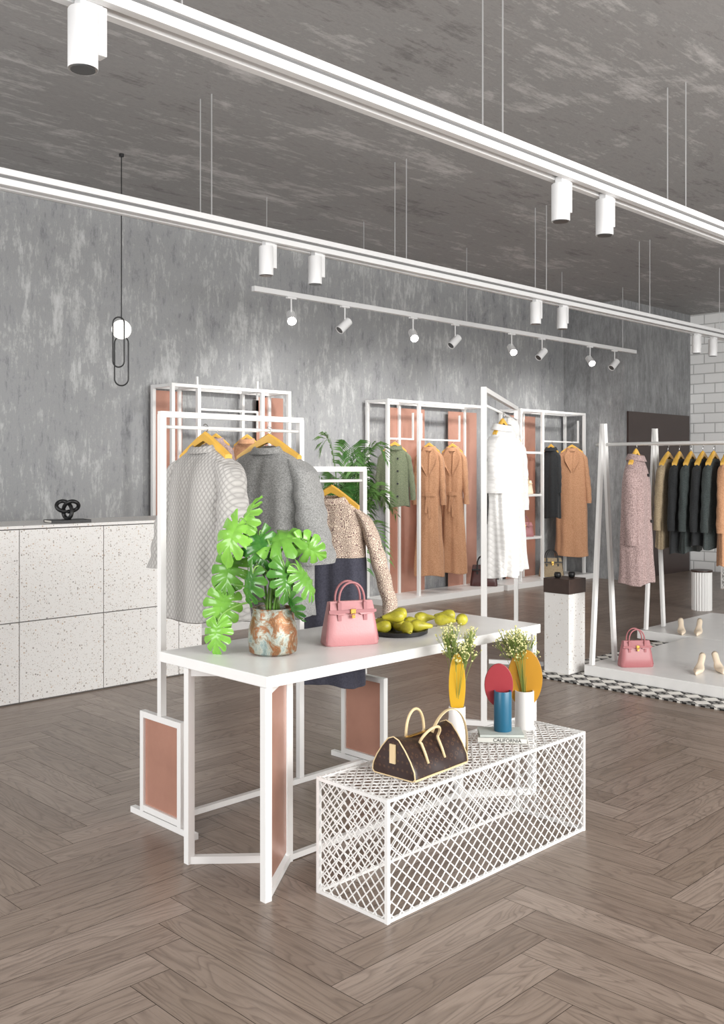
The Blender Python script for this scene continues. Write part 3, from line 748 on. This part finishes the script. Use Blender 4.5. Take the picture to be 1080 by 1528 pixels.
def adjspot(u,lit):
    v=6.56
    e=thing('adjustable_spotlight','white adjustable spotlight, %s'%('lit and glowing' if lit else 'unlit, turned along the wall'),'spotlight',(u,v,0),0,'spotlights on the slim track')
    MB().box((-.05,-.015,3.06),(.05,.015,3.08)).tube([(0,0,3.07),(0,0,2.93)],.006,8).obj('stem',TRACKW,e)
    aim=Vector((-.45,-.62,-.52)).normalized() if lit else Vector((-.55,.1,-.5)).normalized()
    c=Vector((0,0,2.90))
    rows=[]
    q=aim.to_track_quat('Z','Y')
    for rr,s in ((.020,-.075),(.04,-.06),(.043,.085),(.038,.085),(.036,.07)):
        rows.append([c+q@Vector((rr*math.cos(2*math.pi*k/24),rr*math.sin(2*math.pi*k/24),s)) for k in range(24)])
    MB().rows(rows,True,True,False).obj('lamp_head',TRACKW,e,smooth=True,auto=True)
    MB().rows([[c+q@Vector((.034*math.cos(2*math.pi*k/24),.034*math.sin(2*math.pi*k/24),s)) for k in range(24)] for s in (.070,.080)],True,True,True).obj('lamp_lens',LENS if lit else LENS2,e)
    l=bpy.data.lights.new('spot_beam','SPOT'); l.energy=62; l.spot_size=math.radians(105); l.spot_blend=1; l.shadow_soft_size=.06; l.color=(1,.98,.95)
    lo=bpy.data.objects.new('spot_beam',l); C.objects.link(lo); lo.parent=e
    tgt=Vector((.3,1.35,-1.1)) if not lit else Vector((0,.9,-1.6))
    lo.location=c+Vector((0,.1,-.08)); lo.rotation_euler=tgt.to_track_quat('-Z','Y').to_euler()
for u,l in ((5.64,1),(6.30,0),(7.25,1),(7.91,0),(8.9,1),(9.49,0),(10.52,1),(11.1,0)): adjspot(u,l)
# ---------------------------------------------------------------- wall units
def wall_unit(u0,u1,posts,panels,rails,label,zt=2.33,basez=.07,shelves=()):
    e=thing('clothes_display_unit',label,'display unit',(u0,7.47,0)); W=u1-u0; t=.035
    MB().box((0,0,0),(W,.47,basez)).obj('plinth',WHITE,e,bevel=.002)
    for p in posts:
        x=p-u0
        MB().seg((x,.13,basez+t/2),(x,.13,zt),t).obj('post',WHITE,e)
        MB().seg((x,.45,basez+t/2),(x,.45,zt),t).obj('post',WHITE,e)
        MB().seg((x,.165,zt),(x,.415,zt),t*.9).obj('cross_bar',WHITE,e)
    for y in (.13,.45): MB().seg((posts[0]-u0,y,zt+.001),(posts[-1]-u0,y,zt+.001),t*.95).obj('top_rail',WHITE,e)
    for a,b,z0,z1 in panels:
        MB().box((a-u0,.455,z0),(b-u0,.462,z1)).obj('back_panel',COPPER,e)['label']='rose copper back panel'
    for a,b,z in rails:
        MB().seg((a-u0,.18,z),(b-u0,.18,z),.022).obj('hanging_rail',WHITE,e)
        for q in (a,b): MB().seg((q-u0,.18,z),(q-u0,.18,z+.3),.018).obj('rail_drop',WHITE,e)
    for a,b,z in shelves:
        MB().box((a-u0,.13,z-.015),(b-u0,.45,z+.015)).obj('shelf',WHITE,e)
wall_unit(5.05,6.72,(5.09,5.38,6.15,6.5),((5.1,5.42,.07,2.3),(6.34,6.70,.07,2.3)),((5.40,6.13,1.93),(5.40,6.13,2.12)),'white framed wall display unit with copper panels behind the jackets')
wall_unit(7.93,9.97,(7.97,8.5,9.73),((8.32,8.97,.07,2.28),(9.42,9.99,.07,2.28)),((8.0,8.45,1.90),(8.6,9.3,1.90)),'white framed wall display unit with copper panels and camel coats')
wall_unit(10.05,12.08,(10.5,11.0,12.03),((10.62,11.3,.07,2.28),),((11.1,11.95,1.93),),'white framed wall display unit with shelves beside the wall corner',shelves=((10.5,11.0,1.77),(10.5,11.0,1.2),(10.5,11.0,.63)))
g='garments on the wall rails'
garment('tweed_jacket','short olive tweed jacket with dark trim on the wall rail','jacket',8.14,7.65,1.80,-48,OLIVE,W=.34,L=.68,hem=.34,D=.16,sl=.55,out=.04,sr=.055,seed=8,buttons=4,group=g)
garment('belted_coat','long camel belted wool coat on the wall rail','coat',8.74,7.65,1.80,-60,CAMEL,W=.32,L=1.52,hem=.36,D=.16,sl=.62,out=.015,sr=.055,seed=9,belt=.55,lapel=True,group=g)
garment('belted_coat','long camel belted wool coat beside its twin on the wall rail','coat',9.17,7.65,1.80,-60,CAMEL,W=.32,L=1.52,hem=.38,D=.16,sl=.62,out=.015,sr=.055,seed=10,belt=.55,lapel=True,group=g)
garment('black_jacket','black wool jacket hanging at the end of the wall unit','jacket',9.86,7.55,1.80,-90,BLACKW,W=.30,L=.95,hem=.3,D=.14,sl=.55,out=.0,sr=.045,seed=12,group=g)
garment('black_jacket','black wool jacket beside the long camel coat','jacket',11.28,7.65,1.83,-80,BLACKW,W=.26,L=.95,hem=.26,D=.14,sl=.55,out=.0,sr=.045,seed=13,group=g)
garment('wool_coat','loose camel wool coat with lapels on the wall rail','coat',11.72,7.60,1.83,-55,CAMEL,W=.38,L=1.5,hem=.46,D=.2,sl=.7,out=.04,sr=.065,seed=14,lapel=True,group=g)
garment('blouse','dusty pink blouse hanging on the wall rail behind the jackets','blouse',5.62,7.65,1.83,-60,PINKT,W=.34,L=.7,hem=.36,D=.14,sl=.5,out=.02,sr=.05,seed=15,group=g)
garment('blouse','rust beige blouse hanging on the wall rail behind the jackets','blouse',6.0,7.65,1.83,-60,CAMEL,W=.34,L=.7,hem=.36,D=.14,sl=.5,out=.02,sr=.05,seed=16,group=g)
handbag((9.80,7.66,.0705),-50,'dark brown leather handbag standing on the wall unit plinth',1.25,DKB,BLACK)
handbag((10.75,7.72,.6455),-40,'small pink leather handbag on the wall shelf',.9,PINKD,PINKD)
handbag((10.75,7.72,1.2155),-40,'small beige leather handbag on the upper wall shelf',.85,NUDE,TAN)
handbag((11.30,7.66,.0705),-40,'taupe leather handbag standing under the black jacket',1.2,BEIGE,BLACK)
# ---------------------------------------------------------------- pedestal
e=thing('pedestal','white terrazzo pedestal block with a dark wood top block','pedestal',(6.33,4.17,.0115),0)
MB().box((-.11,-.11,0),(.11,.11,.60)).obj('pedestal_body',TERR,e,bevel=.003)
MB().box((-.115,-.115,.60),(.115,.115,.71)).obj('wood_block',DARKW,e,bevel=.003)
for x,y in ((-.05,.03),(.05,-.03)):
    e=thing('candle_holder','small dark glass tealight holder on the wood block','candle holder',(6.33+x,4.17+y,.722),0,'tealight holders')
    MB().lathe([(.016,0),(.024,.008),(.027,.026),(.022,.042),(.019,.042),(.023,.026),(.016,.010)],n=20).obj('glass_cup',BLACK,e,smooth=True)
    MB().lathe([(.014,.011),(.014,.024)],n=14).obj('tealight',CERW,e)
# ---------------------------------------------------------------- rug, platforms, A racks
e=MB().box((6.03,1.0,.0005),(9.8,4.30,.011)).obj('rug',rugmat()); tag(e,'black and white geometric woven rug under the rack platforms','rug')
e=MB().box((6.30,1.0,.0115),(8.0,3.98,.09)).obj('platform',STONE,bevel=.004); tag(e,'low white stone platform carrying the front clothes rack','platform')
e=MB().box((8.003,1.0,.0115),(9.5,4.50,.09)).obj('platform',STONE,bevel=.004); tag(e,'low white stone platform carrying the rear clothes rack','platform')
def arack(u,v,v2,za,zr,z0,label):
    e=thing('clothes_rack',label,'clothes rack',(u,0,z0)); t=.042
    for y in (v,v2):
        MB().bar((.01,y+.012,za-z0),(-.14,y+.012,.0),t,.024,up=(0,1,0)).obj('leg',WHITE,e)
        MB().bar((-.01,y-.012,za-z0),(.14,y-.012,.0),t,.024,up=(0,1,0)).obj('leg',WHITE,e)
    MB().tube([(0,v+.06,zr-z0),(0,v2-.06,zr-z0)],.013,10).obj('hanging_rail',WHITE,e,smooth=True)
arack(6.44,3.90,1.5,1.89,1.735,.095,'white A-frame clothes rack with round rail and one pink jacket')
arack(8.18,4.42,1.5,1.92,1.775,.095,'white A-frame clothes rack with round rail full of dark coats')
garment('tweed_jacket','pink and brown fringed tweed jacket on the A-frame rack','jacket',6.44,3.63,1.635,10,PINKT,W=.29,L=.92,hem=.32,D=.18,sl=.58,out=.01,sr=.052,seed=20,rail=.10,buttons=3)
g='dark coats on the A-frame rack'
for v,mt,nm,lb,L in ((4.29,BEIGE,'wool_coat','beige wool coat at the rail end',.80),(4.18,BLACKW,'wool_coat','black wool coat on the rear rail',.84),(4.07,DGREEN,'wool_coat','dark slate wool coat on the rear rail',.82),(3.96,BLACKW,'wool_coat','black wool coat on the rear rail',.76),(3.86,DGREEN,'wool_coat','dark slate wool coat on the rear rail',.78),(3.74,CAMEL,'wool_coat','camel wool coat on the rear rail',.92)):
    garment(nm,lb,'coat',8.18,v,1.64,rnd.uniform(-5,5)+8,mt,W=.36,L=L,hem=.42,D=.08,sl=.58,out=.05,sr=.042,seed=int(v*100),rail=.135,group=g,collar=.01,fat=1.35,fold=.06,sy=0)
def heel(loc,rz,gr):
    e=thing('high_heel_shoe','nude leather pointed high-heeled shoe','shoe',loc,rz,gr)
    rows=[]
    for i in range(17):
        s=i/16; x=-.11+.23*s
        zb=.075*max(0,1-s*1.55)**1.2 if s<.645 else 0
        w=.024 if s<.3 else (.024+.013*math.sin((s-.3)/.5*math.pi/1) if s<.8 else .024*(1-(s-.8)/.22)**.7)
        w=max(.004,w); hh=.050-.05*s if s<.45 else .028+.012*math.sin((s-.45)*3) -.03*max(0,s-.8)*3
        hh=max(.008,hh)
        rows.append([(x,w*math.cos(a)*(1),zb+hh*.5+hh*.5*math.sin(a)) for a in [2*math.pi*k/14 for k in range(14)]])
    MB().rows(rows,True,True,True).obj('upper',NUDE,e,smooth=True)
    MB().lathe([(.005,0),(.005,.03),(.013,.08)],(-.097,0,0),10).obj('heel',NUDE,e,smooth=True)
for u,v,r,g in ((8.10,4.12,-150,'pair of heels on the rear platform'),(8.18,4.00,-160,'pair of heels on the rear platform'),(6.64,3.24,-165,'pair of heels on the front platform'),(6.78,3.16,-140,'pair of heels on the front platform')): heel((u,v,.0905),r,g)
e=thing('round_pedestal','small white fluted round pedestal standing beyond the racks','pedestal',(10.2,4.95,0))
n=48
MB().rows([[((.105+.004*math.cos(k*math.pi))*math.cos(2*math.pi*k/n),(.105+.004*math.cos(k*math.pi))*math.sin(2*math.pi*k/n),z) for k in range(n)] for z in (0,.42)],True,True,True).obj('pedestal_body',WHITE,e)
MB().lathe([(.115,.42),(.115,.44)],n=32).obj('pedestal_top',DARKW,e)
# ---------------------------------------------------------------- lighting
w=bpy.data.worlds.new('world'); S.world=w; w.use_nodes=True
bg=w.node_tree.nodes['Background']; bg.inputs[0].default_value=(.97,.985,1,1); bg.inputs[1].default_value=.58
def area(loc,tgt,sx,sy,en,col=(1,1,1)):
    l=bpy.data.lights.new('fill_light','AREA'); l.shape='RECTANGLE'; l.size=sx; l.size_y=sy; l.energy=en; l.color=col  # unseen fill lights added out of view to brighten the room
    o=bpy.data.objects.new('fill_light',l); C.objects.link(o); o.location=loc
    o.rotation_euler=(Vector(tgt)-Vector(loc)).to_track_quat('-Z','Y').to_euler()
area((4.5,-4,2.3),(6,4,1.5),7,2.8,860,(1,.99,.97))
area((-3.5,3.5,2.0),(5,5,1.6),5,3.0,330)
